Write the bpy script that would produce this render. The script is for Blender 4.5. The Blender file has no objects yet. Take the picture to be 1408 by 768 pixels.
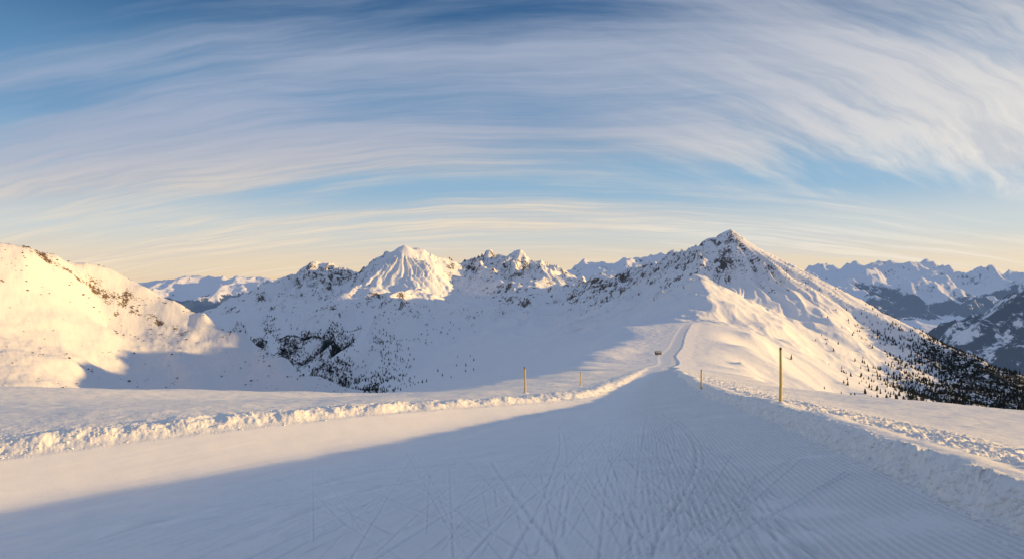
import bpy, math, time
import numpy as np
from mathutils import Vector
T0=time.time()
rng=np.random.default_rng(7)
F=917.0; CX=704.0; HY=398.0
SUN_AZ=86.0; SUN_EL=7.5
sc=bpy.context.scene
col=sc.collection
def P(px,py,Y): return ((px-CX)/F*Y, Y, -(py-HY)/F*Y)
def tag(o,label=None,cat=None,group=None,kind=None):
    if label: o['label']=label
    if cat: o['category']=cat
    if group: o['group']=group
    if kind: o['kind']=kind
    return o
# ------------------------------------------------------------------ noise
_a=np.random.default_rng(1).uniform(0,2*np.pi,4096); GX=np.cos(_a); GY=np.sin(_a)
def _h(ix,iy,seed):
    n=(ix*374761393+iy*668265263+seed*974634777)&0xffffffff
    n=((n^(n>>13))*1274126177)&0xffffffff
    return (n^(n>>16))&4095
def perlin(x,y,seed=0):
    x,y=x*.819+y*.574,y*.819-x*.574
    x0=np.floor(x); y0=np.floor(y); fx=x-x0; fy=y-y0
    ix=x0.astype(np.int64); iy=y0.astype(np.int64)
    u=fx*fx*fx*(fx*(fx*6-15)+10); v=fy*fy*fy*(fy*(fy*6-15)+10)
    def g(a,b,dx,dy):
        k=_h(a,b,seed); return GX[k]*dx+GY[k]*dy
    n00=g(ix,iy,fx,fy); n10=g(ix+1,iy,fx-1,fy); n01=g(ix,iy+1,fx,fy-1); n11=g(ix+1,iy+1,fx-1,fy-1)
    a=n00+u*(n10-n00); b=n01+u*(n11-n01)
    return (a+v*(b-a))*1.5
def fbm(x,y,o=4,seed=0,gain=.5):
    s=0; a=1.0; f=1.0
    for i in range(o):
        s=s+a*perlin(x*f,y*f,seed+i*17); a*=gain; f*=2.03
    return s
def ridged(x,y,o=4,seed=0,gain=.5):
    s=0; a=1.0; f=1.0; w=1.0
    for i in range(o):
        r=1-np.abs(perlin(x*f,y*f,seed+i*17)); r=r*r*w
        w=np.clip(r*1.6,0,1)
        s=s+a*r; a*=gain; f*=2.03
    return s
def sst(a,b,x):
    t=np.clip((x-a)/(b-a),0,1); return t*t*(3-2*t)
# ------------------------------------------------------------------ piste tables
_ly=np.linspace(math.log(1.5),math.log(2000),700)
def table(pairs,sm=9):
    Y=np.log([p[0] for p in pairs]); V=[p[1] for p in pairs]
    v=np.interp(_ly,Y,V)
    k=np.exp(-.5*(np.arange(-3*sm,3*sm+1)/sm)**2); k/=k.sum()
    vp=np.pad(v,3*sm,mode='reflect',reflect_type='odd')
    return np.convolve(vp,k,'valid')
def ev(tab,Y): return np.interp(np.log(np.maximum(Y,1.5)),_ly,tab)
xR_t=table([(1.5,5.4),(3,5.6),(7,6.3),(10,6.8),(14.3,7.7),(20,8.75),(41,12.0),(65,16.9),(110,27),(183,43.5),(336,79),(600,145),(850,219),(1000,268),(1150,331),(1250,360),(2000,500)],5)
xL_t=table([(1.5,-50),(8,-45),(15,-38),(22,-30.5),(29,-22.3),(34,-14),(41,-5),(49,4),(60,8.5),(80,12.7),(130,24),(200,39),(330,66),(600,131),(850,207),(1000,257),(1150,320),(2000,480)],5)
tro_t=table([(1.5,.84),(18,.84),(26,.86),(32,.81),(40,.77),(50,.83),(60,.93),(90,.96),(2000,.9)],5)
def zRf(Y):
    a=-(2.2+.11*np.minimum(Y,336))
    b=np.interp(Y,[336,450,600,700,850,1000,1150,1250,2000],[0,-11.0,-20.5,-22,-18.5,-10,-1,10,60])
    return a+b
def sp(x,w): return w*np.logaddexp(0,x/w)
def fg_parts(x,Y):
    xr=ev(xR_t,Y); xl=ev(xL_t,Y); W=np.maximum(xr-xl,3)
    dxl=(ev(xL_t,Y*1.01)-ev(xL_t,Y*.99))/(Y*.02); cl=1/np.sqrt(1+dxl**2)
    return xr,xl,W,cl
def fgz(x,Y,detail=True):
    xr,xl,W,cl=fg_parts(x,Y); zr=zRf(Y)
    d=np.clip(xr-x,0,W); fade=1-.75*sst(60,300,Y)
    s=.1228*fade; r=.245*fade
    pz=zr-s*d+(s+r)*sp(d-ev(tro_t,Y)*W,.7)
    e=x-xr; q=(xl-x)*cl
    HR=.45*(1-.5*sst(100,400,Y)); HL=(.52-.15*sst(28,50,Y))*(1-.5*sst(100,400,Y))
    if detail:
        fd=1-sst(150,500,Y)
        l0=fbm(x*.28+1,Y*.28,2,12); l1=fbm(x*.75+3,Y*.75,5,11,.6); l2=1-np.abs(perlin(x*2.3,Y*2.3,21))*2; l3=1-np.abs(perlin(x*5.8,Y*5.8,22))*2
        un=fbm(x*.09,Y*.09,3,31); ls=fbm(x*.8+7,Y*.8,4,14,.5)
    else:
        l0=l1=l2=l3=un=ls=0*x; fd=0
    away=sst(1.4,2.3,e); face=sst(0,.12,e)*(1-sst(.45,.8,e))
    lr=(l0*.09+ls*.025+l1*.12*away+(l2*.06+l3*.035)*away)*fd*sst(.1,.9,e)*(1-.7*sst(4,11.0,e))+face*(l1*.07+l2*.085+l3*.05-.035)*fd
    ll=(l0*.08+ls*.10+l2*.022+l3*.020)*fd
    eo=sp(e-1,.12)
    zr_out=pz+HR*sst(0,.62,e)+.10*np.exp(-((e-1.0)/.6)**2)*sst(0,.5,e)+lr-.155*np.minimum(eo,13)-.11*np.maximum(eo-13,0)+un*.2*sst(3,10,e)
    q2=q+ll*.9*(q>0)
    zl_out=pz+HL*(sst(0,1.5,q2)-.35*sst(1.7,4.2,q))+ll*sst(.1,1.0,q)*(1-.8*sst(2.2,5,q))*1.2+un*.3*sst(3,10,q)
    z=np.where(e>0,zr_out,np.where(q>0,zl_out,pz))
    if detail:
        ins=(e<=0)&(q<=0)
        z=z+np.where(ins,fbm(x*.22,Y*.22,3,41)*.024,fbm(x*1.2,Y*1.2,3,45)*.018*((e<0)|(e>1.5)))*(1-sst(100,300,Y))
    return z,e,q
# ------------------------------------------------------------------ control points of the wide terrain
C=[]
def A(*pts):
    for p in pts: C.append(P(*p))
def Q(x,y,z): C.append((x,y,z))
for Y in [3,6,10,15,20,26,32,40,50,65,85,110,150,200,270,360,480,620,780,950]:
    Ya=np.array([float(Y)]); xr,xl,W,cl=fg_parts(Ya*0,Ya); xr=xr[0];xl=xl[0];cl=cl[0]
    o=10+.08*Y
    zl=fgz(np.array([xl-4/cl]),Ya,False)[0][0]; zr=zRf(Ya)[0]+.45
    Q(xl-o/cl,Y,zl-.01*o); Q(xr+o,Y,zr-.155*min(o-1,13)-.11*max(o-14,0))
    if Y>=60:
        Q(xr-.3,Y,zr-.4); Q(xl+.3,Y,zl-.3)
# left field edge and drop
A((-200,529,60),(0,531,70),(250,533,88),(400,538,105),(480,541,120),(600,538,150),(690,533,190))
A((150,549,58),(350,552,70),(520,552,90),(650,545,120))
for (px,Y,z) in [(-200,130,-45),(0,150,-50),(250,180,-60),(480,220,-72),(600,260,-80),(690,310,-92),(-200,350,-90),(0,450,-110),(150,550,-135),(300,650,-165),(430,750,-190),(520,850,-200)]: Q((px-CX)/F*Y,Y,z)
# right field: gentle then break
for (px,py,Y) in [(1600,584,58),(1408,564,66),(1290,554,78),(1200,546,95),(1120,542,112)]: A((px,py,Y))
for (Y,dx,dz) in [(90,150,-55),(60,160,-60),(30,170,-60),(140,90,-42),(220,80,-40),(320,90,-40),(450,100,-42),(20,320,-140),(100,300,-130),(220,300,-130),(400,300,-130)]:
    Q(np.interp(Y,[20,41,65,183,336,600],[8,12,17,43,79,145])+dx,Y,float(zRf(np.array([float(Y)]))[0])+dz)
# shoulder left of the piste
A((740,514,300),(800,493,420),(840,478,540),(870,466,650),(900,463,760),(930,441,950))
for p in [(740,514,300),(800,493,420),(870,466,650),(900,463,760),(925,441,950)]:
    x,y,z=P(*p); Q(x-90,y+30,z-42); Q(x-220,y+60,z-95)
# left hill: a lit spur near the frame edge, a hollow to its right
def hs_(p): return (p[0],p[1],p[2]+45*float(sst(95,150,p[0])))
LH=[hs_(p) for p in [(-500,250,1150),(-350,270,1220),(-200,296,1320),(0,333,1480),(40,342,1540),(80,352,1600),(120,362,1655),(150,368,1680),(200,392,1690),(240,411,1685),(280,430,1670),(330,455,1640),(370,477,1605),(400,495,1570),(440,517,1520),(475,541,1460)]]
A(*LH)
for p in LH:
    x,y,z=P(*p); Q(x-110,y+190,z-120); Q(x-200,y+420,z-300)
A(*[hs_(p) for p in [(0,430,1300),(50,425,1380),(85,440,1400),(40,490,1170),(0,525,1050),(62,522,1095),(-200,520,950),(-200,400,1130),(98,495,1240),(93,530,1135),
  (130,400,1610),(150,451,1540),(200,456,1575),(200,425,1630),(260,445,1635),(270,466,1580),(340,482,1570),(390,505,1510),
  (200,500,1415),(200,537,1300),(270,500,1460),(270,538,1355),(340,515,1470),(340,540,1390),(400,540,1425),(135,500,1335),(140,537,1200)]])
# basin floor
A((500,538,1750),(540,540,1500),(600,512,1700),(640,536,1200),(700,475,1750),(700,520,1000),(780,470,1400),(480,528,1950),(430,505,2150),(380,480,2450),(340,462,2700),(560,500,2000))
# central massif skyline
MS=[(150,450,3300),(230,440,3300),(285,430,3300),(330,407,3400),(370,386,3500),(395,373,3600),(430,367,3700),(455,363,3750),(480,367,3750),(515,363,3650),(535,348,3550),(546,340,3520),(556,333,3500),(575,338,3550),(600,351,3650),(615,359,3800),(640,364,4000),(660,362,4050),(680,358,4050),(700,352,3950),(717,346,3900),(735,355,3850),(760,370,3700),(790,378,3500),(815,386,3200),(845,378,2900),(870,368,2650),(895,356,2400),(920,350,2200),(938,353,2080),(960,341,1990),(985,327,1930),(1005,316,1900)]
A(*MS)
for p in MS[:-2]:
    x,y,z=P(*p)
    if p[0]<780: Q(x-60,y+450,z-230); Q(x-100,y+1100,z-520)
    else: Q(x+260,y+200,z-170); Q(x+700,y+500,z-420)
Q(330,4200,-250); Q(700,3600,-260)
# pyramid: spur towards the camera, lit face on its right, shaded face on its left
A((545,343,3440),(534,357,3340),(524,372,3220),(517,388,3090),(510,404,2940),(500,420,2750))
A((575,350,3430),(600,364,3440),(570,374,3270),(600,383,3260),(585,362,3350),(560,394,3080),(600,400,3080),(630,385,3450),(560,414,2800),(545,372,3260),(540,392,3090))
A((500,376,3500),(490,392,3350),(478,406,3180),(470,380,3600),(450,392,3500),(430,384,3600),(410,398,3400),(380,405,3300))
A((400,430,2900),(350,440,2800),(470,440,2650),(530,440,2500),(560,432,2550),(620,410,3050),(650,396,3400),(600,450,2300),(680,380,3700),(690,394,3350),(705,366,3750),(740,388,3400),(720,372,3680),(700,425,2700),(770,395,3100),(760,430,2400),(820,405,2700),(830,430,2100),(870,395,2300),(880,430,1700),(905,385,2000),(900,420,1600),(640,465,2050))
# spur to the left hand shoulder of the peak and the lit ridge
A((968,431,1150),(970,408,1260),(950,380,1400),(944,370,1600),(938,362,1850))
A((900,437,1270),(880,452,1080),(915,410,1450))
A((1018,330,1860),(1030,344,1820),(1050,363,1760),(1070,383,1710),(1100,408,1610),(1140,436,1490))
A((985,360,1800),(1000,395,1700),(1030,420,1560),(1020,385,1720),(975,375,1760),(960,365,1780))
# right hand skyline ridge
RS=[(1022,328,1900),(1040,341,1900),(1065,356,1900),(1090,371,1900),(1115,382,1880),(1160,405,1820),(1200,424,1750),(1260,453,1640),(1300,472,1550),(1350,494,1450),(1408,517,1350),(1500,556,1200),(1650,610,1050)]
A(*RS)
for p in RS:
    x,y,z=P(*p); Q(x+120,y+260,z-130); Q(x+400,y+600,z-380)
A((1000,480,900),(1050,500,900),(1100,520,900),(1150,541,900),(1030,455,1150),(1100,470,1200),(1150,500,1200),(1200,520,1200),(1250,541,1200),(1100,440,1500),(1200,480,1500),(1300,520,1340),(1000,440,1200),(1380,548,1150),(1000,505,620),(1060,530,620))
# far corners of the sheet
for (x,y,z) in [(-7000,6000,-480),(-3500,6000,-480),(0,6000,-520),(3500,6000,-560),(8000,6000,-560),(3500,3500,-560),(2500,2200,-520),(1500,800,-480),(900,300,-330),(700,60,-300),(-3200,3000,-430),(-900,200,-100),(-400,60,-30)]: Q(x,y,z)
C=np.array(C)
def solve(C,lam):
    d=np.sqrt(((C[:,None,:2]-C[None,:,:2])**2).sum(-1)); n=len(C)
    M=np.zeros((n+1,n+1)); M[:n,:n]=-d+lam*np.eye(n); M[:n,n]=1; M[n,:n]=1
    return np.linalg.solve(M,np.append(C[:,2],0))
Wt=solve(C,.6)
def rbf(x,y):
    out=np.empty(x.shape); xf=x.ravel(); yf=y.ravel(); of=out.ravel()
    n=len(C); cx=C[:,0].astype(np.float32); cy=C[:,1].astype(np.float32); w=Wt[:n].astype(np.float64)
    for i in range(0,len(xf),40000):
        a=xf[i:i+40000].astype(np.float32)[:,None]-cx; b=yf[i:i+40000].astype(np.float32)[:,None]-cy
        of[i:i+40000]=-(np.sqrt(a*a+b*b)@w)+Wt[n]
    return of.reshape(x.shape)
PK=P(1005,316,1900)
SUMMITS=[(PK[0],PK[1],380,10,4.4,501,4,.7,.6),(P(556,333,3500)[0],3500,520,10,8.5,511,6,.5,.6),(P(717,346,3900)[0],3900,420,28,3.8,521,12,.5,.6),(P(440,365,3720)[0],3720,420,26,3.8,531,0,.5,.6),(P(640,363,4000)[0],4000,330,24,3.8,541,0,.5,.6),(P(920,350,2200)[0],2200,260,12,3.8,551,3,.6,.5),(P(868,366,2650)[0],2650,260,14,3.8,561,5,.6,.5)]
def flutes(x,y):
    z=0
    for cx,cy,rad,amp,k,sd,tip,h2,off in SUMMITS:
        dx=x-cx; dy=y-cy; r=np.hypot(dx,dy); a=np.arctan2(dx,-dy)
        a=a+fbm(x/150,y/150,3,sd)*.10
        n=(1-np.abs(perlin(a*k,r/1200+.3,sd+3))*2.4)+h2*(1-np.abs(perlin(a*k*2.8,r/600+.7,sd+4))*2.4)*sst(30,160,r)
        z=z+amp*(n-off)*sst(25,180,r)*np.exp(-(r/rad)**2)+tip*np.exp(-r/70)
    return z
LHx=[p[0] for p in LH]; LHy=[p[2] for p in LH]
def hillmask(x,y):
    px=CX+F*x/y
    return (px<500)&(y>700)&(y<np.interp(px,LHx,LHy)+70)
PYR=P(566,345,3430)
def wide(x,y):
    k=sst(900,2200,y); pr=np.hypot(x-PK[0],y-PK[1]); k=k*(.12+.88*sst(120,420,pr))
    wx=x+fbm(x/260,y/260,3,71)*13*k; wy=y+fbm(x/260+9,y/260,3,73)*13*k
    z=rbf(wx,wy)
    far=sst(2100,2900,y); pk=np.exp(-(((x-PK[0])/420)**2+((y-PK[1])/420)**2))*sst(40,180,pr)
    calm=1-.85*np.exp(-(((x-PYR[0])/240)**2+((y-PYR[1]+90)/360)**2))
    px=CX+F*x/y
    left=(1-sst(440,540,px))*sst(700,950,y)*(1-sst(1750,2050,y))
    rug=np.clip(far+.03*pk,0,1)*calm
    z=z+rug*((ridged(x/480,y/480,6,51,.42)-1.1)*46)
    # gullies and spurs running down the fall line of the massif and of the ridge's shaded flank
    gl=fbm(x/300,y/300,2,59)*.6
    gm=sst(1750,2500,y)*calm*sst(300,420,px)*(1-sst(800,860,px))
    z=z+gm*((ridged(x/150+gl,y/900,4,58,.5)-1.1)*20+(ridged(x/420+gl*.6,y/1500+.4,4,56,.5)-1.1)*42)
    flank=sst(1100,1450,y)*(1-.7*far)*sst(690,800,px)*(1-sst(958,990,px))
    z=z+flank*((ridged(x/500+gl,y/120+gl,5,64,.55)-1.1)*24)
    rid=sst(950,1150,y)*(1-sst(1700,2000,y))*sst(900,950,px)
    z=z+rid*((ridged(x/120,y/160,5,65,.5)-1.1)*7.0)*(.35+.65*sst(150,450,pr))
    z=z+np.clip(far*calm+.16*pk,0,1)*((ridged(x/110,y/110,5,57,.5)-1.1)*3.5)
    z=z+flutes(x,y)
    mid=sst(250,700,y)*(1-.5*far)*(.3+.7*sst(120,450,pr))
    z=z+mid*(fbm(x/90,y/90,4,61)*2.4+(ridged(x/200+.3*y/200,y/420,3,63)-1.0)*4.0)
    z=z+left*(fbm(x/70,y/70,5,66,.55)*3.0)
    z=z+sst(40,120,y)*(1-sst(500,900,y))*fbm(x/25,y/25,3,67)*.4
    return z
def H(x,y):
    z,e,q=fgz(x,y)
    out=np.maximum(np.maximum(e,q),0)
    w=(1-sst(3+.02*y,12+.12*y,out))*(1-sst(900,1150,y))
    res=z.copy(); m=w<1
    zz=wide(x[m],y[m]) + fbm(x[m]*.4,y[m]*.4,3,47)*.06*(1-sst(60,300,y[m]))
    res[m]=z[m]*w[m]+zz*(1-w[m])
    return res,e,q
def hit(px,py,Y0=5.,Y1=400.,n=900):
    Y=np.exp(np.linspace(math.log(Y0),math.log(Y1),n)); x=(px-CX)/F*Y
    z=H(x,Y)[0]; pp=HY-F*z/Y
    k=np.nonzero(pp<=py)[0]; k=k[0] if len(k) else int(np.argmin(np.abs(pp-py)))
    return float(x[k]),float(Y[k]),float(z[k])
# ------------------------------------------------------------------ the grid
def seg(a,b,k): return np.exp(np.linspace(math.log(a),math.log(b),int(math.log(b/a)/k)+1))
Yr=np.concatenate([seg(2.6,15,.0063)[:-1],seg(15,46,.0027)[:-1],seg(46,60,.0063)[:-1],seg(60,500,.0095)[:-1],seg(500,5600,.0039)])
Pc=np.concatenate([np.arange(-560,-60,6.),np.arange(-60,1470,1.375),np.arange(1470,2000,6.)])
GY_,GP=np.meshgrid(Yr,Pc,indexing='ij'); GXx=(GP-CX)/F*GY_
Z,E,Qd=H(GXx,GY_)
print('height',Z.shape,time.time()-T0)
# ski tracks pressed into the piste
track=np.zeros_like(Z)
nr=int(np.searchsorted(Yr,95)); sx=GXx[:nr]; sy=GY_[:nr]
insd=(E[:nr]<-.3)&(Qd[:nr]<-.3)
_W=ev(xR_t,sy)-ev(xL_t,sy); fadeL=1-sst(.50,.66,-E[:nr]/_W)
TR=[]
def tr(pts,w=.10,dep=.03):
    ws=[hit(a,b,5,130,260) for a,b in pts]
    ws.sort(key=lambda p:p[1]); TR.append((np.array([p[1] for p in ws]),np.array([p[0] for p in ws]),w,dep))
def carve(pts,n=14):
    t=np.linspace(0,1,len(pts)); tt=np.linspace(0,1,n*3)
    a=np.array(pts,float); xs=np.interp(tt,t,a[:,0]); ys=np.interp(tt,t,a[:,1])
    k=np.array([1,3,5,6,5,3,1.]); k/=k.sum()
    xs=np.convolve(np.pad(xs,3,mode='reflect',reflect_type='odd'),k,'valid'); ys=np.convolve(np.pad(ys,3,mode='reflect',reflect_type='odd'),k,'valid')
    return list(zip(xs[::2],ys[::2]))
tr(carve([(885,790),(905,735),(940,680),(958,640),(955,610),(935,585),(905,565)]),.055,.035)
tr(carve([(897,790),(918,735),(950,680),(968,640),(963,610),(942,585),(911,565)]),.035,.022)
tr(carve([(790,790),(740,725),(705,680),(672,632)]),.05,.032); tr(carve([(340,770),(470,710),(560,665),(640,628)]),.055,.035); tr(carve([(365,775),(492,713),(575,668),(652,630)]),.04,.025)
tr([(1100,770),(1010,690),(955,640),(900,600)],.04,.026); tr([(250,705),(400,672),(560,628),(700,588)],.05,.026)
tr([(500,780),(600,715),(700,655),(800,590)],.05,.03); tr([(620,790),(690,720),(760,660),(830,590)],.04,.026)
tr(carve([(690,790),(745,690),(770,620),(768,585)]),.04,.026); tr([(860,790),(870,700),(880,620),(890,570)],.04,.022)
for i in range(150):
    b=rng.uniform(-150,1150); t=rng.uniform(740,960); m=.5*(b+t)+rng.uniform(-70,70)
    y2=rng.uniform(560,650)
    tr(carve([(b,rng.uniform(690,790)),(m+rng.uniform(-30,30),.5*(730+y2)-25),(t,y2)],6),rng.uniform(.018,.036),rng.uniform(.007,.02))
for i in range(40):
    b=rng.uniform(420,1050); t=b+rng.uniform(-230,230); y2=rng.uniform(600,680)
    tr([(b,rng.uniform(720,790)),(t,y2)],rng.uniform(.018,.03),rng.uniform(.012,.022))
for ys,xs,w,dep in TR:
    j=np.nonzero((sy[:,0]>=ys[0])&(sy[:,0]<=ys[-1]))[0]
    if len(j)<2: continue
    j0,j1=j[0],j[-1]+1; syy=sy[j0:j1]; sxx=sx[j0:j1]
    keep=np.concatenate([[True],np.diff(ys)>1e-4]); ys=ys[keep]; xs=xs[keep]
    sl=np.gradient(xs,ys) if len(ys)>2 else np.full(len(ys),(xs[-1]-xs[0])/max(ys[-1]-ys[0],.01))
    dd=np.abs(sxx-np.interp(syy,ys,xs))/np.sqrt(1+np.interp(syy,ys,sl)**2)
    ww=np.maximum(w,.0013*syy)
    g=np.exp(-(dd/ww)**2); rim=np.exp(-((dd-2*ww)/(ww))**2); ii=insd[j0:j1]
    fd=(1-sst(22,50,syy))*fadeL[j0:j1]; amt=min(1,dep/.022)*np.minimum(1,w/ww)*(1-.6*sst(18,45,syy))
    Z[j0:j1]+=np.where(ii,-dep*g+dep*.6*rim,0)*fd; track[j0:j1]+=np.where(ii,(g-.9*rim)*amt*(.5+.5*fadeL[j0:j1]),0)
track=np.clip(track,-1,1)
print('tracks',time.time()-T0)
# slope
PP=np.stack([GXx,GY_,Z],-1)
dr=np.gradient(PP,axis=0); dc=np.gradient(PP,axis=1); nn=np.cross(dc,dr); nn/=np.linalg.norm(nn,axis=-1,keepdims=True)+1e-12
slope=np.sqrt(np.clip(1-nn[...,2]**2,0,1))/np.clip(np.abs(nn[...,2]),.05,1)
def blob(px,py,Y,a,b):
    c=P(px,py,Y); return np.exp(-(((GXx-c[0])/a)**2+((GY_-c[1])/b)**2))
far=sst(1900,2600,GY_); pk=np.clip(blob(985,346,1840,170,210)+.25*blob(1070,372,1770,80,120)+.85*blob(915,358,2150,110,260)+.7*blob(860,385,2450,140,300)+.8*blob(935,400,1560,80,230),0,1)
leftm=hillmask(GXx,GY_)
rn=fbm(GXx/70,GY_/70,4,81); rl=fbm(GXx/300,GY_/300,3,82)
calmr=1-.7*np.exp(-(((GXx-PYR[0]-30)/220)**2+((GY_-PYR[1]+100)/330)**2))
rock=far*calmr*(.14+.13*rl+.36*sst(.42,.85,slope+rn*.12))*sst(-250,-40,Z)+pk*(sst(.45,.95,slope+rn*.1)*.25+.03+.15*rl)+sst(.5,.8,slope)*.25*sst(1100,1500,GY_)*(1-far)
rock+=.02*(GXx>.30*GY_)*sst(1000,1300,GY_)*(1-far)*(1+rl)
# rock band across the left hill
lp=np.array([P(36,346,1520)[:2],P(62,352,1560)[:2],P(90,368,1590)[:2],P(130,398,1640)[:2],P(170,425,1665)[:2],P(205,444,1655)[:2],P(250,462,1645)[:2]])
def bandd(x,y):
    dl=np.full(x.shape,1e9)
    for a,b in zip(lp[:-1],lp[1:]):
        ab=b-a; t=np.clip(((x-a[0])*ab[0]+(y-a[1])*ab[1])/(ab@ab),0,1)
        dl=np.minimum(dl,np.hypot(x-a[0]-t*ab[0],y-a[1]-t*ab[1]))
    return dl
dl=bandd(GXx+fbm(GXx/60,GY_/60,3,84)*32,GY_+fbm(GXx/60,GY_/60,3,85)*32)
rock=np.where(leftm,np.clip(.36*np.exp(-(dl/20.0)**2)+.18*np.exp(-(dl/90)**2)+.02+.08*rl,0,1),rock)
rock*=sst(260,420,GY_)
rock=np.where((np.maximum(E,Qd)<30)&(GY_<1100),0,rock)
Z+=np.where(rock>.22,(ridged(GXx/24,GY_/24,3,83)-.9)*2.2*np.clip(rock,0,1),0)
# woods darkening the snow under the trees
PXX=CX+F*GXx/GY_
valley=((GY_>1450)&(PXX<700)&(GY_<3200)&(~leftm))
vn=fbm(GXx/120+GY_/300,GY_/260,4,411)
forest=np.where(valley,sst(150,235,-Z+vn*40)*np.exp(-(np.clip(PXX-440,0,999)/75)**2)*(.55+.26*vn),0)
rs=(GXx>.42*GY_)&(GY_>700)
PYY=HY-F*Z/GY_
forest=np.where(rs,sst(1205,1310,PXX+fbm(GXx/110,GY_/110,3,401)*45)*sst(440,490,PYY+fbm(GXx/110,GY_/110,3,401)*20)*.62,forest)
PP[...,2]=Z
lane=ev(xR_t,GY_)-GXx
# ------------------------------------------------------------------ materials
def mat(name):
    m=bpy.data.materials.new(name); m.use_nodes=True; nt=m.node_tree
    return m,nt,nt.nodes['Principled BSDF']
class G:
    def __init__(s,nt): s.nt=nt; s.n=nt.nodes; s.l=nt.links
    def sock(s,i,v):
        if hasattr(v,'is_output'): s.l.new(v,i)
        else: i.default_value=v
    def m(s,op,a,b=0.,c=None,clamp=False):
        k=s.n.new('ShaderNodeMath'); k.operation=op; k.use_clamp=clamp
        s.sock(k.inputs[0],a); s.sock(k.inputs[1],b)
        if c is not None: s.sock(k.inputs[2],c)
        return k.outputs[0]
    def vm(s,op,a,b):
        k=s.n.new('ShaderNodeVectorMath'); k.operation=op; s.sock(k.inputs[0],a); s.sock(k.inputs[1],b); return k.outputs[0]
    def noise(s,vec,scale,detail=6.,rough=.55,dist=0.):
        k=s.n.new('ShaderNodeTexNoise'); s.l.new(vec,k.inputs['Vector']); k.inputs['Scale'].default_value=scale
        k.inputs['Detail'].default_value=detail; k.inputs['Roughness'].default_value=rough; k.inputs['Distortion'].default_value=dist
        return k.outputs['Fac']
    def ss(s,v,a,b):
        k=s.n.new('ShaderNodeMapRange'); k.interpolation_type='SMOOTHSTEP'; s.sock(k.inputs['Value'],v)
        s.sock(k.inputs['From Min'],a); s.sock(k.inputs['From Max'],b); return k.outputs['Result']
    def mix(s,f,a,b):
        k=s.n.new('ShaderNodeMix'); k.data_type='RGBA'; s.sock(k.inputs[0],f); s.sock(k.inputs[6],a); s.sock(k.inputs[7],b); return k.outputs[2]
    def attr(s,nm):
        k=s.n.new('ShaderNodeAttribute'); k.attribute_name=nm; return k.outputs['Fac']
    def pos(s):
        k=s.n.new('ShaderNodeTexCoord'); return k.outputs['Object']
    def bump(s,h,strength,dist,normal=None):
        k=s.n.new('ShaderNodeBump'); k.inputs['Strength'].default_value=strength; k.inputs['Distance'].default_value=dist
        s.l.new(h,k.inputs['Height'])
        if normal: s.l.new(normal,k.inputs['Normal'])
        return k.outputs['Normal']
    def xyz(s,v):
        k=s.n.new('ShaderNodeSeparateXYZ'); s.l.new(v,k.inputs[0]); return k.outputs
    def comb(s,x,y,z):
        k=s.n.new('ShaderNodeCombineXYZ'); s.sock(k.inputs[0],x); s.sock(k.inputs[1],y); s.sock(k.inputs[2],z); return k.outputs[0]
SNOW=(.91,.915,.93,1)
def mountain_mat(name,sc1=.03,rockc=((.055,.05,.052,1),(.21,.175,.15,1)),bumpd=2.0,snow=SNOW,zs=.45):
    m,nt,bs=mat(name); g=G(nt); p=g.pos(); ps=g.vm('MULTIPLY',p,(1.,1.,zs))
    n1=g.noise(ps,sc1,10,.72); n2=g.noise(ps,sc1*5,7,.68); n3=g.noise(p,sc1*.35,4,.5)
    r=g.attr('rock'); rr=g.m('ADD',r,g.m('ADD',g.m('MULTIPLY',g.m('SUBTRACT',n1,.5),1.7),g.m('MULTIPLY',g.m('SUBTRACT',n2,.5),1.3)))
    rm=g.ss(rr,.50,.60); rm=g.m('MULTIPLY',rm,g.ss(r,.03,.12))
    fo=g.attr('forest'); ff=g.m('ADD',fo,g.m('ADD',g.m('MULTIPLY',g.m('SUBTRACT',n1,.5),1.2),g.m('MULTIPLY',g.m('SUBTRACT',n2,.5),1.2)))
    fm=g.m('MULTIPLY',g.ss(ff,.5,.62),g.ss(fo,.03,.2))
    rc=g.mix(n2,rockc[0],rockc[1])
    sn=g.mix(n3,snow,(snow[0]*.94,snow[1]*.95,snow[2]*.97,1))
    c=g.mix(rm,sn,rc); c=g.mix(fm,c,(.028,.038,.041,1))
    nt.links.new(c,bs.inputs['Base Color']); bs.inputs['Roughness'].default_value=.75; bs.inputs['Specular IOR Level'].default_value=.15
    nt.links.new(g.bump(g.noise(ps,sc1*3,8,.65),.55,bumpd),bs.inputs['Normal'])
    return m
M_mtn=mountain_mat('mountain_snow_rock',.026,bumpd=3.5)
M_peak=mountain_mat('peak_snow_rock',.036,((.06,.058,.064,1),(.20,.18,.17,1)),bumpd=1.3,zs=.38)
M_hill=mountain_mat('hill_snow_rock',.05,((.085,.06,.042,1),(.25,.175,.12,1)),1.6,snow=(.80,.79,.80,1),zs=.7)
def field_mat():
    m,nt,bs=mat('wind_blown_snow'); g=G(nt); p=g.pos()
    st=g.vm('MULTIPLY',p,(.45,1.1,1.)); a=g.noise(st,1.2,8,.68,.4); b=g.noise(p,9,6,.65)
    n=g.bump(a,.65,.17); n=g.bump(b,.4,.03,n)
    c=g.mix(g.noise(p,.25,4,.5),(.95,.93,.895,1),(.91,.89,.86,1))
    nt.links.new(c,bs.inputs['Base Color']); bs.inputs['Roughness'].default_value=.65; bs.inputs['Specular IOR Level'].default_value=.2
    nt.links.new(n,bs.inputs['Normal']); return m
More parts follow.
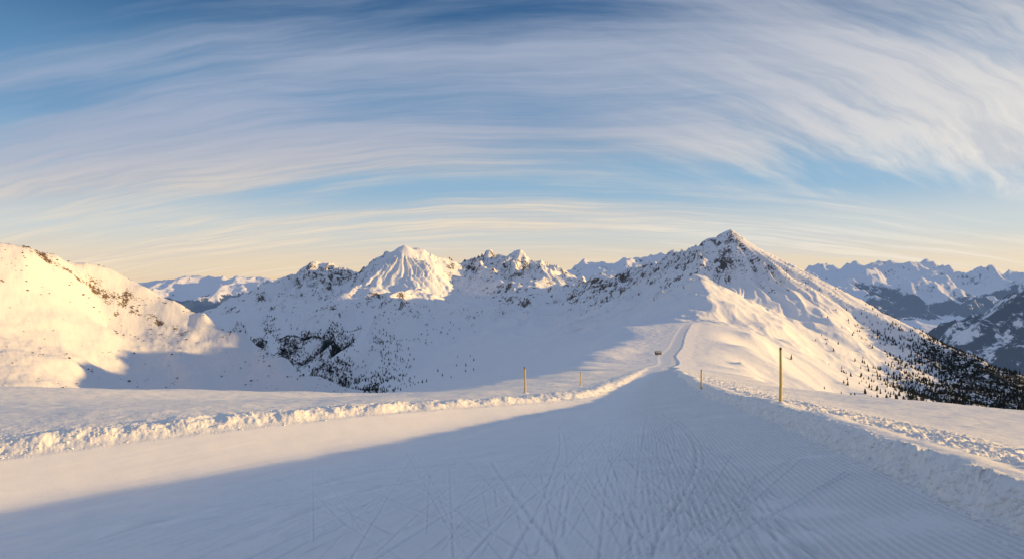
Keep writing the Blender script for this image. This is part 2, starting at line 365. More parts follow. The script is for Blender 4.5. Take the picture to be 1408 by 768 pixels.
def bank_mat():
    m,nt,bs=mat('ploughed_snow'); g=G(nt); p=g.pos()
    n=g.bump(g.noise(p,3.2,8,.7),.7,.09); n=g.bump(g.noise(p,16,5,.65),.5,.022,n)
    bs.inputs['Base Color'].default_value=(.945,.925,.89,1); bs.inputs['Roughness'].default_value=.6; bs.inputs['Specular IOR Level'].default_value=.2
    nt.links.new(n,bs.inputs['Normal']); return m
def piste_mat():
    m,nt,bs=mat('groomed_snow'); g=G(nt); p=g.pos(); d=g.attr('lane'); t=g.attr('track')
    wob=g.m('MULTIPLY',g.noise(p,.3,2,.5),.10)
    w=g.m('SINE',g.m('MULTIPLY',g.m('ADD',d,wob),2*math.pi/.125))
    msk=g.m('MULTIPLY',g.m('SUBTRACT',1.,g.ss(d,3.5,7.0)),g.ss(g.noise(p,.35,4,.6),.30,.46))
    w=g.m('MULTIPLY',w,msk)
    far_=g.ss(d,9.,18.)
    lit=g.m('SUBTRACT',1.,g.m('MULTIPLY',far_,.75))
    st=g.noise(g.vm('MULTIPLY',p,(1.3,.7,1.)),4.0,8,.7,.2)
    # vehicle and groomer streaks running beside the left bank
    px_,py_,pz_=g.xyz(p)
    al=g.m('ADD',g.m('MULTIPLY',px_,.79),g.m('MULTIPLY',py_,.61)); ac=g.m('SUBTRACT',g.m('MULTIPLY',py_,.79),g.m('MULTIPLY',px_,.61))
    sk_=g.noise(g.comb(g.m('MULTIPLY',al,.16),g.m('MULTIPLY',ac,2.2),0.),1.0,6,.62,.1)
    n=g.bump(g.m('MULTIPLY',sk_,far_),.5,.06)
    n=g.bump(g.m('MULTIPLY',st,lit),.55,.034,n); n=g.bump(g.m('MULTIPLY',g.noise(p,17,7,.75),g.m('MULTIPLY_ADD',lit,.7,.3)),.75,.028,n); n=g.bump(w,.7,.02,n)
    mot=g.noise(p,.8,8,.68)
    c=g.mix(g.ss(mot,.35,.68),(.925,.925,.925,1),(.88,.88,.885,1))
    c=g.mix(g.m('MULTIPLY',g.m('MAXIMUM',t,0.),.42),c,(.60,.63,.69,1))  # grooves darker for packed snow and for crease shade painted in
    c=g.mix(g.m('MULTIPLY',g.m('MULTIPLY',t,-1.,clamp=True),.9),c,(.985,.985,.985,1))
    c=g.mix(g.m('MULTIPLY',w,-.34,clamp=True),c,(.48,.51,.56,1))  # corduroy furrows darkened: groove shade painted into the snow colour
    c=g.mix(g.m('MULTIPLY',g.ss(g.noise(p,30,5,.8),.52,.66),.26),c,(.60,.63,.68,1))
    nt.links.new(c,bs.inputs['Base Color']); bs.inputs['Roughness'].default_value=.6; bs.inputs['Specular IOR Level'].default_value=.2
    nt.links.new(n,bs.inputs['Normal']); return m
M_field=field_mat(); M_bank=bank_mat(); M_piste=piste_mat()
# ------------------------------------------------------------------ mesh building
def mesh_np(name,verts,faces,mats,attrs=None,smooth=True,nside=4,mi=None):
    me=bpy.data.meshes.new(name); nv=len(verts); nf=len(faces)
    me.vertices.add(nv); me.vertices.foreach_set('co',np.ascontiguousarray(verts,np.float32).ravel())
    me.loops.add(nf*nside); me.loops.foreach_set('vertex_index',np.ascontiguousarray(faces,np.int32).ravel())
    me.polygons.add(nf); me.polygons.foreach_set('loop_start',np.arange(0,nf*nside,nside,dtype=np.int32))
    try: me.polygons.foreach_set('loop_total',np.full(nf,nside,np.int32))
    except Exception: pass
    me.polygons.foreach_set('use_smooth',np.full(nf,smooth,bool))
    for mm in mats: me.materials.append(mm)
    if mi is not None: me.polygons.foreach_set('material_index',np.ascontiguousarray(mi,np.int32))
    for k,v in (attrs or {}).items():
        a=me.attributes.new(k,'FLOAT','POINT'); a.data.foreach_set('value',np.ascontiguousarray(v,np.float32))
    me.update(calc_edges=True); me.validate()
    return me
def link(name,me,parent=None,loc=None):
    o=bpy.data.objects.new(name,me); col.objects.link(o)
    if parent: o.parent=parent
    if loc is not None: o.location=loc
    return o
R,Cn=Z.shape
idx=np.arange(R*Cn).reshape(R,Cn)
quads=np.stack([idx[:-1,:-1],idx[:-1,1:],idx[1:,1:],idx[1:,:-1]],-1).reshape(-1,4)
cl=np.zeros((R,Cn),int)
# 0 snow field 1 piste 2 left bank 3 right bank 4 left hill 5 mountain massif 6 peak mountain
cl[(GY_>330)]=6
cl[(GY_>1050)&(GXx<.02*GY_+0)]=5
cl[(GY_>2050)&(GXx<.30*GY_)]=5
cl[(GY_>260)&(PXX<500)&(GY_<=700)]=0
cl[leftm]=4
cl[(E<=0)&(Qd<=0)&(GY_<1100)]=1
cl[(Qd>0)&(Qd<3.2)&(GY_<400)]=2
cl[(E>0)&(E<2.4)&(GY_<400)]=3
qc=cl[:-1,:-1].ravel()
flatV=PP.reshape(-1,3); at_={'rock':rock.ravel(),'forest':forest.ravel(),'lane':lane.ravel(),'track':track.ravel()}
spec={0:('snow_field',[M_field],'open snow field falling away on both sides of the groomed piste','snow field'),
1:('ski_piste',[M_piste],'wide groomed ski piste in blue shadow narrowing towards the ridge','ski slope'),
2:('snow_bank',[M_bank],'lumpy sunlit snow bank along the left edge of the piste','snow bank'),
3:('snow_bank',[M_bank],'broken snow bank along the right edge of the piste','snow bank'),
4:('hill',[M_hill],'sunlit snowy hillside at left with brown rocks and dark shrubs','hill'),
5:('mountain',[M_mtn],'rugged rocky massif behind the shaded snow basin','mountain'),
6:('mountain',[M_peak],'pointed snow peak with rocky face and the ridge leading up to it','mountain')}
for k,(nm,mt,lab,cat) in spec.items():
    f=quads[qc==k]
    if not len(f): continue
    u,inv=np.unique(f,return_inverse=True); inv=inv.reshape(f.shape)
    keys=['lane','track'] if k==1 else (['rock','forest'] if k>=4 else [])
    o=link(nm,mesh_np(nm,flatV[u],inv,mt,{q:at_[q][u] for q in keys}))
    try: o.shadow_terminator_geometry_offset=.4 if k<4 else .2
    except Exception:
        try: o.cycles.shadow_terminator_geometry_offset=.4 if k<4 else .2
        except Exception as ex: print('no terminator offset',ex)
    tag(o,lab,cat,kind='structure')
print('terrain',time.time()-T0)
# ------------------------------------------------------------------ far ranges and valley floor
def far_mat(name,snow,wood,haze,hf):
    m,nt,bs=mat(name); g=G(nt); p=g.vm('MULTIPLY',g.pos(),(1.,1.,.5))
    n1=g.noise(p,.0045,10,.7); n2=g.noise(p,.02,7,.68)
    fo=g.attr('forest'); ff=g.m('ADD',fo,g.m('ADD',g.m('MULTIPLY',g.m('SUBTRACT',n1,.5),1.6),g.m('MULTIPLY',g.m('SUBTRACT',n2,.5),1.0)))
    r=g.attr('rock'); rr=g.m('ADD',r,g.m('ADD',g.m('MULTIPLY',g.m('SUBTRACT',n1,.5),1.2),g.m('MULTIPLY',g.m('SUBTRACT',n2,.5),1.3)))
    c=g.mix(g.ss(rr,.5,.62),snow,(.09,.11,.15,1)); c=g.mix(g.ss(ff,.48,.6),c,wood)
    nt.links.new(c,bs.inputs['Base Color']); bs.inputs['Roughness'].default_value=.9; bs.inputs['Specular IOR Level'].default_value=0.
    em=nt.nodes.new('ShaderNodeEmission'); em.inputs[0].default_value=haze; mx=nt.nodes.new('ShaderNodeMixShader'); mx.inputs[0].default_value=hf  # painted haze: the surface itself glows in the haze colour, standing in for air
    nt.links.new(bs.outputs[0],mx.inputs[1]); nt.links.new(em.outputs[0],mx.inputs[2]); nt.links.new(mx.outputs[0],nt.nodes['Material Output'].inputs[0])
    return m
def far_range(name,px0,px1,Y0,front,back,sky,base,amp,wl,mtl,label,tree_z,seed,jag=1.0,step=1.6,tw=140,fmax=1.0,floor=-9999,fn=140):
    cols=np.arange(px0,px1,step); t=np.concatenate([np.linspace(-1,0,190)[:-1],np.linspace(0,1,24)])
    tt,cc=np.meshgrid(t,cols,indexing='ij')
    Y=Y0+np.where(tt<0,tt*front,tt*back); x=(cc-CX)/F*Y
    pyc=np.interp(cc,[s[0] for s in sky],[s[1] for s in sky]); zc=-(pyc-HY)/F*Y0
    prof=np.where(tt<0,(1-np.abs(tt))**1.15,(1-tt)**1.0)
    z=base+(zc-base)*prof
    z+=(ridged(x/wl,Y/wl,7,seed,.5)-1.15)*amp*np.clip(.45+prof,0,1)*jag
    if floor>-9000: z=floor+60*np.logaddexp(0,(z-floor)/60)
    Pn=np.stack([x,Y,z],-1); a=np.gradient(Pn,axis=0); b=np.gradient(Pn,axis=1); n=np.cross(b,a); n/=np.linalg.norm(n,axis=-1,keepdims=True)
    sl=np.sqrt(1-np.clip(n[...,2],-1,1)**2)/np.clip(np.abs(n[...,2]),.1,1)
    fo=(1-sst(tree_z-tw,tree_z+tw,z+fbm(x/900,Y/900,4,seed+9)*fn))*fmax
    if floor>-9000: fo*=.05+.95*sst(floor+45,floor+110,z+fbm(x/500,Y/500,3,seed+11)*35)
    ro=sst(.6,1.2,sl)*.42*(1-fo)
    r,c_=z.shape; ii=np.arange(r*c_).reshape(r,c_)
    q=np.stack([ii[:-1,:-1],ii[:-1,1:],ii[1:,1:],ii[1:,:-1]],-1).reshape(-1,4)
    o=link(name,mesh_np(name,Pn.reshape(-1,3),q,[mtl],{'forest':fo.ravel(),'rock':ro.ravel()}))
    tag(o,label,'mountain range',kind='structure'); return o
hz=(.24,.34,.53,1)  # painted haze colour; the bluish wood tones below imitate haze too
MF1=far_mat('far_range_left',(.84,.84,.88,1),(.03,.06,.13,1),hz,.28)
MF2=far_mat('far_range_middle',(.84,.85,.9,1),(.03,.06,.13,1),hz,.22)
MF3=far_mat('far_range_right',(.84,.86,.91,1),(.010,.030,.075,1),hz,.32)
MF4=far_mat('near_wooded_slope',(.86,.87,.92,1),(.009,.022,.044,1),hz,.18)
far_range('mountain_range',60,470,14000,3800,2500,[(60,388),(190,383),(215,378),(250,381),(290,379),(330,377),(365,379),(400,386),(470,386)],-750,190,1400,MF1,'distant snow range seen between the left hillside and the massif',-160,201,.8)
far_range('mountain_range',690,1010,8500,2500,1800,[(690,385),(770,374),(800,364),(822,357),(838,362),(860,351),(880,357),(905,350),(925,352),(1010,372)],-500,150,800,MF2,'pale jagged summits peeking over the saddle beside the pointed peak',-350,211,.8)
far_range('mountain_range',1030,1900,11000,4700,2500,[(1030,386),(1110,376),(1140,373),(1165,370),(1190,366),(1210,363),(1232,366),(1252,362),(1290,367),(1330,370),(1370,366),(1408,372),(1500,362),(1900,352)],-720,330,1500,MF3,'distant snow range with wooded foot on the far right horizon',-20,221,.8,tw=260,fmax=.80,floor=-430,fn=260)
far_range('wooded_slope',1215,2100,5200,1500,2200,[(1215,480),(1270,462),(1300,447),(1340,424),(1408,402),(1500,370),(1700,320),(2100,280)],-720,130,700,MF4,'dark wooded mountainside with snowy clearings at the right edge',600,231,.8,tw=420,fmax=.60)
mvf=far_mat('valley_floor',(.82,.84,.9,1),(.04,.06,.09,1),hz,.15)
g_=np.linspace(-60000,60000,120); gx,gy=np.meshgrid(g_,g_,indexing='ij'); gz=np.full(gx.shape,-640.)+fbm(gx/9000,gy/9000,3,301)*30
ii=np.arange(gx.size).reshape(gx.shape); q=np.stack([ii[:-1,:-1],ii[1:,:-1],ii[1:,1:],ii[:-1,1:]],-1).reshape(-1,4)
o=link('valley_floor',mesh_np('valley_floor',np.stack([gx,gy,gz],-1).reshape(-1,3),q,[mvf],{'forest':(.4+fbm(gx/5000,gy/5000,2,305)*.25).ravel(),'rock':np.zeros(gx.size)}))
tag(o,'snowy valley floor far below the ridge','valley',kind='structure')
# ------------------------------------------------------------------ conifers and shrubs
def simple_mat(name,c0,c1,scale=3.,rough=.8):
    m,nt,bs=mat(name); g=G(nt); n=g.noise(g.pos(),scale,4,.6)
    nt.links.new(g.mix(n,c0,c1),bs.inputs['Base Color']); bs.inputs['Roughness'].default_value=rough; bs.inputs['Specular IOR Level'].default_value=.1
    return m
M_need=simple_mat('conifer_needles',(.026,.036,.036,1),(.072,.080,.070,1),.9)
M_shrub=simple_mat('dwarf_pine_needles',(.045,.038,.025,1),(.12,.09,.055,1),2.)
M_bark=simple_mat('bark',(.05,.035,.025,1),(.10,.075,.055,1),5.)
def conifer(seed,h=1.0):
    r=np.random.default_rng(seed); V=[];Fc=[];MI=[]
    n=5
    for k in range(n):
        a=2*math.pi*k/n; V.append((.028*math.cos(a),.028*math.sin(a),0)); V.append((.006*math.cos(a),.006*math.sin(a),.92))
    for k in range(n):
        a,b=2*k,2*((k+1)%n); Fc+= [(a,b,b+1),(a,b+1,a+1)]; MI+=[1,1]
    tiers=7
    for t in range(tiers):
        zb=.10+.80*t/tiers; zt=zb+.26*(1-.35*t/tiers); rad=.21*(1-t/tiers)**.85+.025
        off=r.uniform(0,6.28); m=9; base=len(V); ox,oy=r.uniform(-.02,.02,2)
        V.append((ox*.5,oy*.5,min(zt,1.0)))
        for k in range(2*m):
            a=off+math.pi*k/m; rr=rad*(r.uniform(.8,1.15) if k%2==0 else r.uniform(.35,.55))
            V.append((ox+rr*math.cos(a),oy+rr*math.sin(a),zb+(r.uniform(-.03,.02) if k%2==0 else .035)))
        for k in range(2*m):
            if r.uniform()<.12: continue
            Fc.append((base,base+1+k,base+1+(k+1)%(2*m))); MI.append(0)
    return np.array(V)*h,np.array(Fc),np.array(MI)
def shrub(seed):
    r=np.random.default_rng(seed); V=[];Fc=[];MI=[]
    for k in range(60):
        a=r.uniform(0,6.28); e=r.uniform(.1,1.4); L=r.uniform(.3,.62)
        c=np.array([math.cos(a)*math.cos(e)*L,math.sin(a)*math.cos(e)*L,math.sin(e)*L*.9+.03])
        s=r.uniform(.10,.2); b=len(V)
        for j in range(3): V.append(tuple(c+r.normal(0,s,3)*np.array([1,1,.8])))
        Fc.append((b,b+1,b+2)); MI.append(0)
    b=len(V)
    for k in range(4):
        a=k*1.57; V.append((.05*math.cos(a),.05*math.sin(a),-.1)); V.append((.02*math.cos(a),.02*math.sin(a),.4))
    for k in range(4):
        i,j=b+2*k,b+2*((k+1)%4); Fc+=[(i,j,j+1),(i,j+1,i+1)]; MI+=[1,1]
    return np.array(V),np.array(Fc),np.array(MI)
CON=[conifer(s) for s in (3,4,5)]; SHR=[shrub(s) for s in (13,14,15)]
def merged(name,tmpl,pts,hs,mats,label,cat):
    VV=[];FF=[];MM=[];o=0
    ks=rng.integers(0,len(tmpl),len(pts)); an=rng.uniform(0,6.28,len(pts)); fat=rng.uniform(.85,1.25,len(pts))
    for p,h,k,a,ft in zip(pts,hs,ks,an,fat):
        V,Fc,MI=tmpl[k]; c,s=math.cos(a)*ft,math.sin(a)*ft
        W=np.stack([(V[:,0]*c-V[:,1]*s)*h+p[0],(V[:,0]*s+V[:,1]*c)*h+p[1],V[:,2]*h+p[2]],-1)
        VV.append(W);FF.append(Fc+o);MM.append(MI);o+=len(V)
    me=mesh_np(name,np.concatenate(VV),np.concatenate(FF),mats,None,False,3,np.concatenate(MM))
    return tag(link(name,me),label,cat,kind='stuff')
def singles(name,tmpl,pts,hs,mats,label,cat,group):
    mes=[mesh_np(name,V,Fc,mats,None,False,3,MI) for V,Fc,MI in tmpl]
    for i,(p,h) in enumerate(zip(pts,hs)):
        o=link(name,mes[i%len(mes)],None,p); o.scale=(h*rng.uniform(.9,1.2),h*rng.uniform(.9,1.2),h); o.rotation_euler=(0,0,rng.uniform(0,6.28))
        tag(o,label,cat,group)
def scatter(n,px0,px1,Y0,Y1,dens):
    px=rng.uniform(px0,px1,n); Y=np.sqrt(rng.uniform(Y0**2,Y1**2,n)); x=(px-CX)/F*Y
    z=H(x,Y)[0]; py=HY-F*z/Y; d=dens(px,py,x,Y,z); k=rng.uniform(0,1,n)<d
    return np.stack([x,Y,z],-1)[k]
def d_right(px,py,x,Y,z):
    n=fbm(x/110,Y/110,3,401)
    dense=sst(1200,1300,px+n*45)*sst(436,482,py+n*20)
    sparse=.02*sst(1080,1170,px)*sst(.0,.5,n+.25)+.11*sst(1130,1230,px)*sst(0,.6,n+.3)*sst(420,460,py)
    return np.clip(dense*.98+sparse,0,1)*(py<575)
tr_=scatter(20000,1060,1560,750,1900,d_right)
app=1/tr_[:,1]; order=np.argsort(-(app*((tr_[:,0]/tr_[:,1])<.77)))
tr_=tr_[order]; hs=rng.uniform(4.5,9.0,len(tr_))
print('right trees',len(tr_))
GL='conifers on the right hand slope'
singles('conifer_tree',CON,tr_[:300]-np.array([0,0,.3]),hs[:300],[M_need,M_bark],'small dark conifer on the sunlit slope below the pointed peak','tree',GL)
merged('conifer_wood',CON,tr_[300:]-np.array([0,0,.3]),hs[300:],[M_need,M_bark],'dark wood of conifers covering the lower right slope','forest')
def d_val(px,py,x,Y,z):
    n=fbm(x/120+Y/300,Y/260,4,411)
    core=np.exp(-(np.clip(px-440,0,999)/72)**2)*sst(440,478,py+n*26)
    return np.clip(core*sst(-.35,.15,n+.05)*.97+.02*sst(-.1,.4,n)*np.exp(-((px-540)/140)**2)*sst(405,450,py),0,1)*(~hillmask(x,Y))
tv=scatter(30000,320,660,1500,2900,d_val)
print('valley trees',len(tv))
merged('valley_wood',CON,tv-np.array([0,0,.3]),rng.uniform(5,9.5,len(tv)),[M_need,M_bark],'dark conifer wood in the shaded valley below the massif','forest')
def d_left(px,py,x,Y,z):
    n=fbm(x/90,Y/90,4,421); b=bandd(x,Y)
    return np.clip(sst(.1,.6,n)*(.24+.35*sst(200,400,px))+.9*np.exp(-(b/55)**2)*sst(-.3,.3,n)+.02+.10*sst(250,400,px),0,1)*hillmask(x,Y)*(py>330)
tl=scatter(6500,-60,480,900,1800,d_left)
hl=rng.uniform(1.0,2.0,len(tl))+rng.uniform(0,1,len(tl))**3*3.0
order=np.argsort(-(hl/tl[:,1])*((tl[:,0]/tl[:,1])>-.765)); tl=tl[order]; hl=hl[order]
print('shrubs',len(tl))
singles('dwarf_pine',SHR,tl[:300],hl[:300],[M_shrub,M_bark],'small dark dwarf pine dotted on the snowy left hillside','shrub','dwarf pines on the left hillside')
if len(tl)>300: merged('dwarf_pine_scrub',SHR,tl[300:],hl[300:],[M_shrub,M_bark],'sparse brown scrub scattered over the snowy left hillside','scrub')
# scattered snow rubble along the banks
def chunk(seed):
    import bmesh
    bm=bmesh.new(); bmesh.ops.create_icosphere(bm,subdivisions=2,radius=1.0); r=np.random.default_rng(seed)
    v=np.array([p.co[:] for p in bm.verts]); f=np.array([[q.index for q in p.verts] for p in bm.faces]); bm.free()
    n=np.zeros(len(v))
    for k in range(7):
        a=r.normal(0,1,3); a/=np.linalg.norm(a); n+=np.abs(v@a)*r.uniform(-.3,.3)
    v=v*(1+n)[:,None]*np.array([1,.85,.65]); return v,f,np.zeros(len(f),int)
CH=[chunk(s) for s in range(5)]
cp=[];chs=[]
for i in range(5200):
    u_=rng.uniform()
    if u_<.42:
        Y=math.exp(rng.uniform(math.log(6),math.log(70))); e=1.7+abs(rng.normal(0,1.8))
        x=float(ev(xR_t,np.array([Y]))[0])+e; s=rng.uniform(.012,.035)+rng.uniform(0,1)**5*.07
    elif u_<.80:
        Y=math.exp(rng.uniform(math.log(6),math.log(60))); e=rng.uniform(-.7,.45) if rng.uniform()<.3 else rng.uniform(-.1,.45)
        x=float(ev(xR_t,np.array([Y]))[0])+e; s=rng.uniform(.012,.035)+rng.uniform(0,1)**4*.07*(e>-.15)
    else:
        Y=rng.uniform(20,58); q=abs(rng.normal(1.0,.9)); x=float(ev(xL_t,np.array([Y]))[0])-q*1.6; s=rng.uniform(.015,.04)+rng.uniform(0,1)**6*.05
    cp.append((x,Y)); chs.append(s)
cp=np.array(cp); cz=H(cp[:,0],cp[:,1])[0]
merged('snow_rubble',CH,np.column_stack([cp,cz+np.array(chs)*.1]),chs,[M_bank],'loose lumps of snow thrown up along the piste banks','snow')
print('veg',time.time()-T0)
# ------------------------------------------------------------------ marker poles
M_wood=simple_mat('weathered_wood',(.66,.42,.09,1),(.80,.55,.16,1),9.,.6)
M_dark=simple_mat('dark_pole_top',(.14,.085,.04,1),(.20,.13,.06,1),9.,.7)
M_drift=simple_mat('drifted_snow',(.88,.89,.9,1),(.92,.92,.93,1),3.,.6)
def ring_mesh(name,prof,n,mt,parent,wob=0.):
    V=[];Fq=[]
    for (r,z) in prof:
        for k in range(n):
            a=2*math.pi*k/n; V.append((r*math.cos(a)+wob*math.sin(z*1.7),r*math.sin(a),z))
    for i in range(len(prof)-1):
        for k in range(n): Fq.append((i*n+k,i*n+(k+1)%n,(i+1)*n+(k+1)%n,(i+1)*n+k))
    me=bpy.data.meshes.new(name); me.from_pydata(V,[],Fq+[tuple(range(n))[::-1],tuple(range((len(prof)-1)*n,len(prof)*n))]); me.materials.append(mt)
    for p in me.polygons: p.use_smooth=len(p.vertices)==4
    return link(name,me,parent)
def pole(px,py,hpx,r,label,Y0,Y1,tilt=0.):
    x,y,z=hit(px,py,Y0,Y1); h=hpx/F*y
    e=bpy.data.objects.new('marker_pole',None); col.objects.link(e); e.location=(x,y,z); e.rotation_euler=(0,math.radians(tilt),0)
    tag(e,label,'pole','piste marker poles'); e.empty_display_size=.2
    ks=[-.4]+[h*.96*i/9 for i in range(1,10)]
    prof=[]
    for i,zz in enumerate(ks):
        rr=r*(1-.22*max(zz,0)/h)
        if 0<i<9: prof+=[(rr,zz-.02),(rr*1.10,zz),(rr,zz+.02)]
        else: prof.append((rr,zz))
    ring_mesh('shaft',prof,12,M_wood,e,.012)
    ring_mesh('pole_top',[(r*.84,h*.955),(r*.86,h*.985),(r*.6,h)],12,M_dark,e,.012)
    ring_mesh('snow_collar',[(r*5,-.12),(r*4,.0),(r*2.4,.05),(r*1.15,.08)],16,M_drift,e)
    print('pole',px,round(x,1),round(y,1),round(z,1),round(h,2)); return e
pole(1073,554,77,.06,'tallest golden wooden marker pole on the right snow field',15,90,.4)
pole(722,540,36,.085,'brown marker pole behind the left snow bank',30,180,-.8)
pole(798,530,18,.06,'faint short marker pole far along the left side of the piste',50,300)
pole(964,537,28,.065,'short wooden marker pole just right of the narrowing piste',45,200,.5)
# ------------------------------------------------------------------ hut
M_plank=simple_mat('hut_planks',(.17,.13,.10,1),(.26,.20,.15,1),4.); M_roof=simple_mat('hut_roof',(.35,.34,.34,1),(.5,.5,.5,1),2.)
M_glass=simple_mat('hut_window_glass',(.03,.04,.05,1),(.05,.06,.07,1),2.,.15)
def box(name,a,b,mt,parent):
    x0,y0,z0=a;x1,y1,z1=b
    V=[(x0,y0,z0),(x1,y0,z0),(x1,y1,z0),(x0,y1,z0),(x0,y0,z1),(x1,y0,z1),(x1,y1,z1),(x0,y1,z1)]
    me=bpy.data.meshes.new(name); me.from_pydata(V,[],[(3,2,1,0),(4,5,6,7),(0,1,5,4),(1,2,6,5),(2,3,7,6),(3,0,4,7)]); me.materials.append(mt); return link(name,me,parent)
hx,hy,hz_=hit(905,487,420,800)
hut=bpy.data.objects.new('mountain_hut',None); col.objects.link(hut); hut.location=(hx,hy,hz_-.3); hut.rotation_euler=(0,0,math.radians(12)); hut.scale=(.8,.8,.8); tag(hut,'tiny dark mountain hut beside the piste where it reaches the ridge','hut')
V=[(-3,-2.4,0),(3,-2.4,0),(3,2.4,0),(-3,2.4,0),(-3,-2.4,3),(3,-2.4,3),(3,2.4,3),(-3,2.4,3),(-3,0,4.6),(3,0,4.6)]
me=bpy.data.meshes.new('wall'); me.from_pydata(V,[],[(0,1,5,4),(2,3,7,6),(1,2,6,9,5),(3,0,4,8,7),(3,2,1,0)]); me.materials.append(M_plank); link('wall',me,hut)
V=[(-3.4,-2.9,2.75),(3.4,-2.9,2.75),(3.4,0,4.7),(-3.4,0,4.7),(3.4,2.9,2.75),(-3.4,2.9,2.75)]; V+= [(a,b,c+.25) for a,b,c in V]
me=bpy.data.meshes.new('roof'); me.from_pydata(V,[],[(3,2,1,0),(5,4,2,3),(6,7,8,9),(9,8,10,11),(0,1,7,6),(4,5,11,10),(1,2,8,7),(2,4,10,8),(3,0,6,9),(5,3,9,11)]); me.materials.append(M_roof); link('roof',me,hut)
box('door',(-.5,-2.45,.1),(.5,-2.38,2.1),M_roof,hut); box('window',(1.2,-2.45,1.2),(2.2,-2.38,2.1),M_glass,hut); box('window',(-2.3,-2.45,1.2),(-1.3,-2.38,2.1),M_glass,hut)
print('hut',hx,hy,hz_)
# ------------------------------------------------------------------ sun and sky
az=math.radians(SUN_AZ); el=math.radians(SUN_EL)
sd=Vector((math.sin(az)*math.cos(el),math.cos(az)*math.cos(el),math.sin(el)))
L=bpy.data.lights.new('sun','SUN'); L.energy=6.2; L.angle=math.radians(.7); L.color=(1.0,.62,.20)
so=bpy.data.objects.new('sun',L); col.objects.link(so); so.rotation_euler=(-sd).to_track_quat('-Z','Y').to_euler()
w=bpy.data.worlds.new('World'); sc.world=w; w.use_nodes=True; nt=w.node_tree; nt.nodes.clear(); g=G(nt)
out=nt.nodes.new('ShaderNodeOutputWorld'); sk=nt.nodes.new('ShaderNodeTexSky'); sk.sky_type='NISHITA'; sk.sun_disc=False
sk.sun_elevation=el; sk.sun_rotation=az; sk.altitude=2000; sk.air_density=1.0; sk.dust_density=.4; sk.ozone_density=3.0
def bg(c,s):
    b=nt.nodes.new('ShaderNodeBackground'); g.sock(b.inputs[0],c); b.inputs[1].default_value=s; return b.outputs[0]
def mixs(f,a,b):
    k=nt.nodes.new('ShaderNodeMixShader'); g.sock(k.inputs[0],f); nt.links.new(a,k.inputs[1]); nt.links.new(b,k.inputs[2]); return k.outputs[0]
tc=nt.nodes.new('ShaderNodeTexCoord'); dx,dy,dz=g.xyz(tc.outputs['Generated'])
dzp=g.m('MAXIMUM',dz,0.0); s_=g.m('ADD',dzp,.12)
U=g.m('DIVIDE',dx,s_); V_=g.m('DIVIDE',dy,s_)
Vv=g.m('ADD',g.m('SUBTRACT',V_,g.m('MULTIPLY',g.m('MULTIPLY',U,U),.07)),g.m('MULTIPLY',U,.08))
def gau(u,v,cu,cv,su,sv):
    a=g.m('DIVIDE',g.m('SUBTRACT',u,cu),su); b=g.m('DIVIDE',g.m('SUBTRACT',v,cv),sv)
    r=g.m('ADD',g.m('MULTIPLY',a,a),g.m('MULTIPLY',b,b)); return g.m('POWER',2.718,g.m('MULTIPLY',r,-1.))
# sky gradient blended with the physical sky; overhead stops brightened to fill shadows
rp=nt.nodes.new('ShaderNodeValToRGB'); nt.links.new(dzp,rp.inputs[0]); rp.color_ramp.interpolation='EASE'
els=rp.color_ramp.elements; els[0].position=0; els[0].color=(.97,.65,.39,1); els[1].position=1.; els[1].color=(.33,.40,.56,1)
for p_,c_ in [(.035,(.95,.72,.50,1)),(.085,(.70,.70,.66,1)),(.15,(.34,.52,.68,1)),(.25,(.14,.31,.52,1)),(.40,(.03,.115,.27,1)),(.55,(.22,.31,.48,1))]:
    e_=els.new(p_); e_.color=c_
wv=g.m('ADD',g.m('MULTIPLY',g.m('SUBTRACT',g.noise(g.comb(U,Vv,3.),.5,3,.5),.5),.5),g.m('MULTIPLY',g.m('SUBTRACT',g.noise(g.comb(U,Vv,8.),1.6,4,.6),.5),.12))
sA=g.noise(g.comb(g.m('MULTIPLY',U,.36),g.m('MULTIPLY',g.m('ADD',Vv,wv),1.9),0.),1.2,9,.57,.35)
u3=g.m('ADD',g.m('MULTIPLY',U,.80),g.m('MULTIPLY',V_,.60)); v3=g.m('ADD',g.m('ADD',g.m('MULTIPLY',U,-.60),g.m('MULTIPLY',V_,.80)),wv)
sB=g.noise(g.comb(g.m('MULTIPLY',u3,.42),g.m('MULTIPLY',v3,1.8),2.),1.25,9,.57,.35)
rmask=g.m('MULTIPLY',g.ss(U,-.1,1.3),g.m('SUBTRACT',1.,g.ss(V_,3.0,4.2)))
st1=g.m('ADD',g.m('MULTIPLY',sA,g.m('SUBTRACT',1.,rmask)),g.m('MULTIPLY',sB,rmask))
fA=g.noise(g.comb(g.m('MULTIPLY',U,.55),g.m('MULTIPLY',g.m('ADD',Vv,wv),5.4),5.),1.5,10,.64,.25)
fB=g.noise(g.comb(g.m('MULTIPLY',u3,.55),g.m('MULTIPLY',v3,5.0),7.),1.5,10,.64,.25)
st2=g.m('ADD',g.m('MULTIPLY',fA,g.m('SUBTRACT',1.,rmask)),g.m('MULTIPLY',fB,rmask))
cov=g.m('ADD',g.m('MULTIPLY',gau(U,Vv,-1.5,2.75,1.9,.72),.46),g.m('MULTIPLY',gau(U,Vv,1.2,2.2,.95,.75),.28))
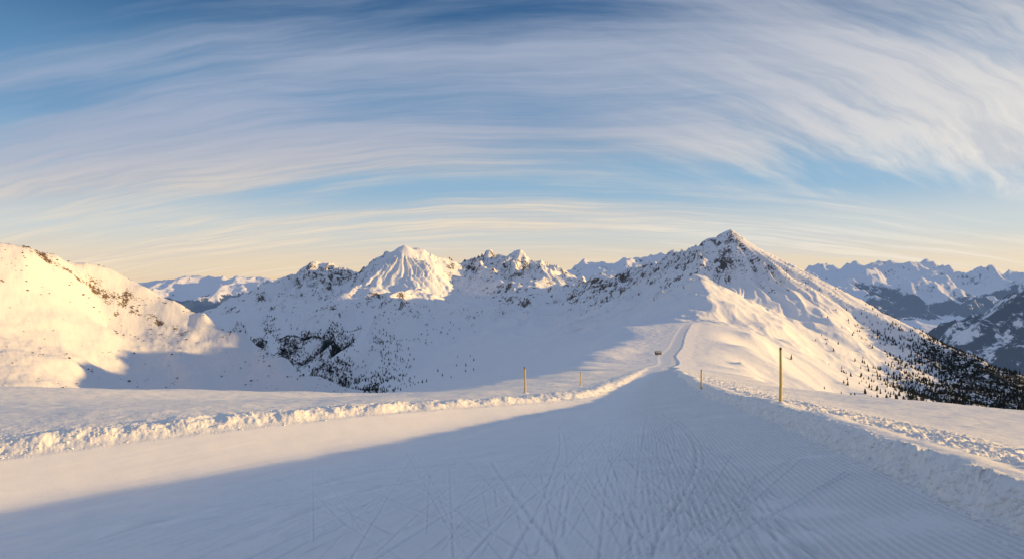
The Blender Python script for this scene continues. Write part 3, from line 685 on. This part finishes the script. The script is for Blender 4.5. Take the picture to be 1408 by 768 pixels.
cov=g.m('ADD',cov,g.m('MULTIPLY',gau(U,Vv,0.,4.6,6.,.55),.28)); cov=g.m('ADD',cov,g.m('MULTIPLY',gau(U,Vv,-.2,2.25,1.7,.5),.22))
cov=g.m('ADD',cov,g.m('MULTIPLY',gau(U,V_,2.1,2.35,.6,.85),.46)); cov=g.m('SUBTRACT',cov,g.m('MULTIPLY',gau(U,V_,-1.2,1.6,1.3,.33),.16))
cov=g.m('SUBTRACT',cov,g.m('MULTIPLY',gau(U,V_,.55,3.4,.9,.35),.12))
den=g.m('ADD',g.m('ADD',g.m('MULTIPLY',st1,1.3),g.m('MULTIPLY',st2,.50)),g.m('SUBTRACT',cov,.61))
cm=g.m('MULTIPLY',g.m('MULTIPLY',g.ss(den,.20,.86),.92),g.m('SUBTRACT',1.,g.m('MULTIPLY',g.ss(dz,.42,.62),.7)))
warm=g.ss(V_,2.4,4.2)
rightm=g.ss(U,-.1,2.1)
cc=g.mix(warm,(.38,.44,.58,1),(.90,.75,.57,1)); cc=g.mix(g.m('MULTIPLY',rightm,.82),cc,(.94,.87,.77,1))
cc=g.mix(g.m('MULTIPLY',g.m('SUBTRACT',1.,g.ss(st2,.36,.64)),.42),cc,(.32,.39,.52,1))
sky=mixs(.75,bg(sk.outputs[0],.15),bg(rp.outputs[0],1.0))
s2=mixs(cm,sky,bg(cc,1.0))
# unseen sky behind the viewer: mostly a flat tone added to set shadow fill
back=g.m('MULTIPLY',g.m('SUBTRACT',1.,g.ss(dy,-.35,.35)),.8)
s3=mixs(back,s2,bg((.24,.29,.41,1),1.0))
nt.links.new(s3,out.inputs[0])
# ------------------------------------------------------------------ camera
cam=bpy.data.cameras.new('camera'); cam.sensor_width=36; cam.lens=36*F/1408; cam.shift_y=14/1408; cam.clip_start=.1; cam.clip_end=200000
co=bpy.data.objects.new('camera',cam); col.objects.link(co); co.location=(0,0,0); co.rotation_euler=(math.radians(90),0,0); sc.camera=co
sc.view_settings.view_transform='Standard'; sc.view_settings.look='None'; sc.view_settings.exposure=0
print('done',time.time()-T0)
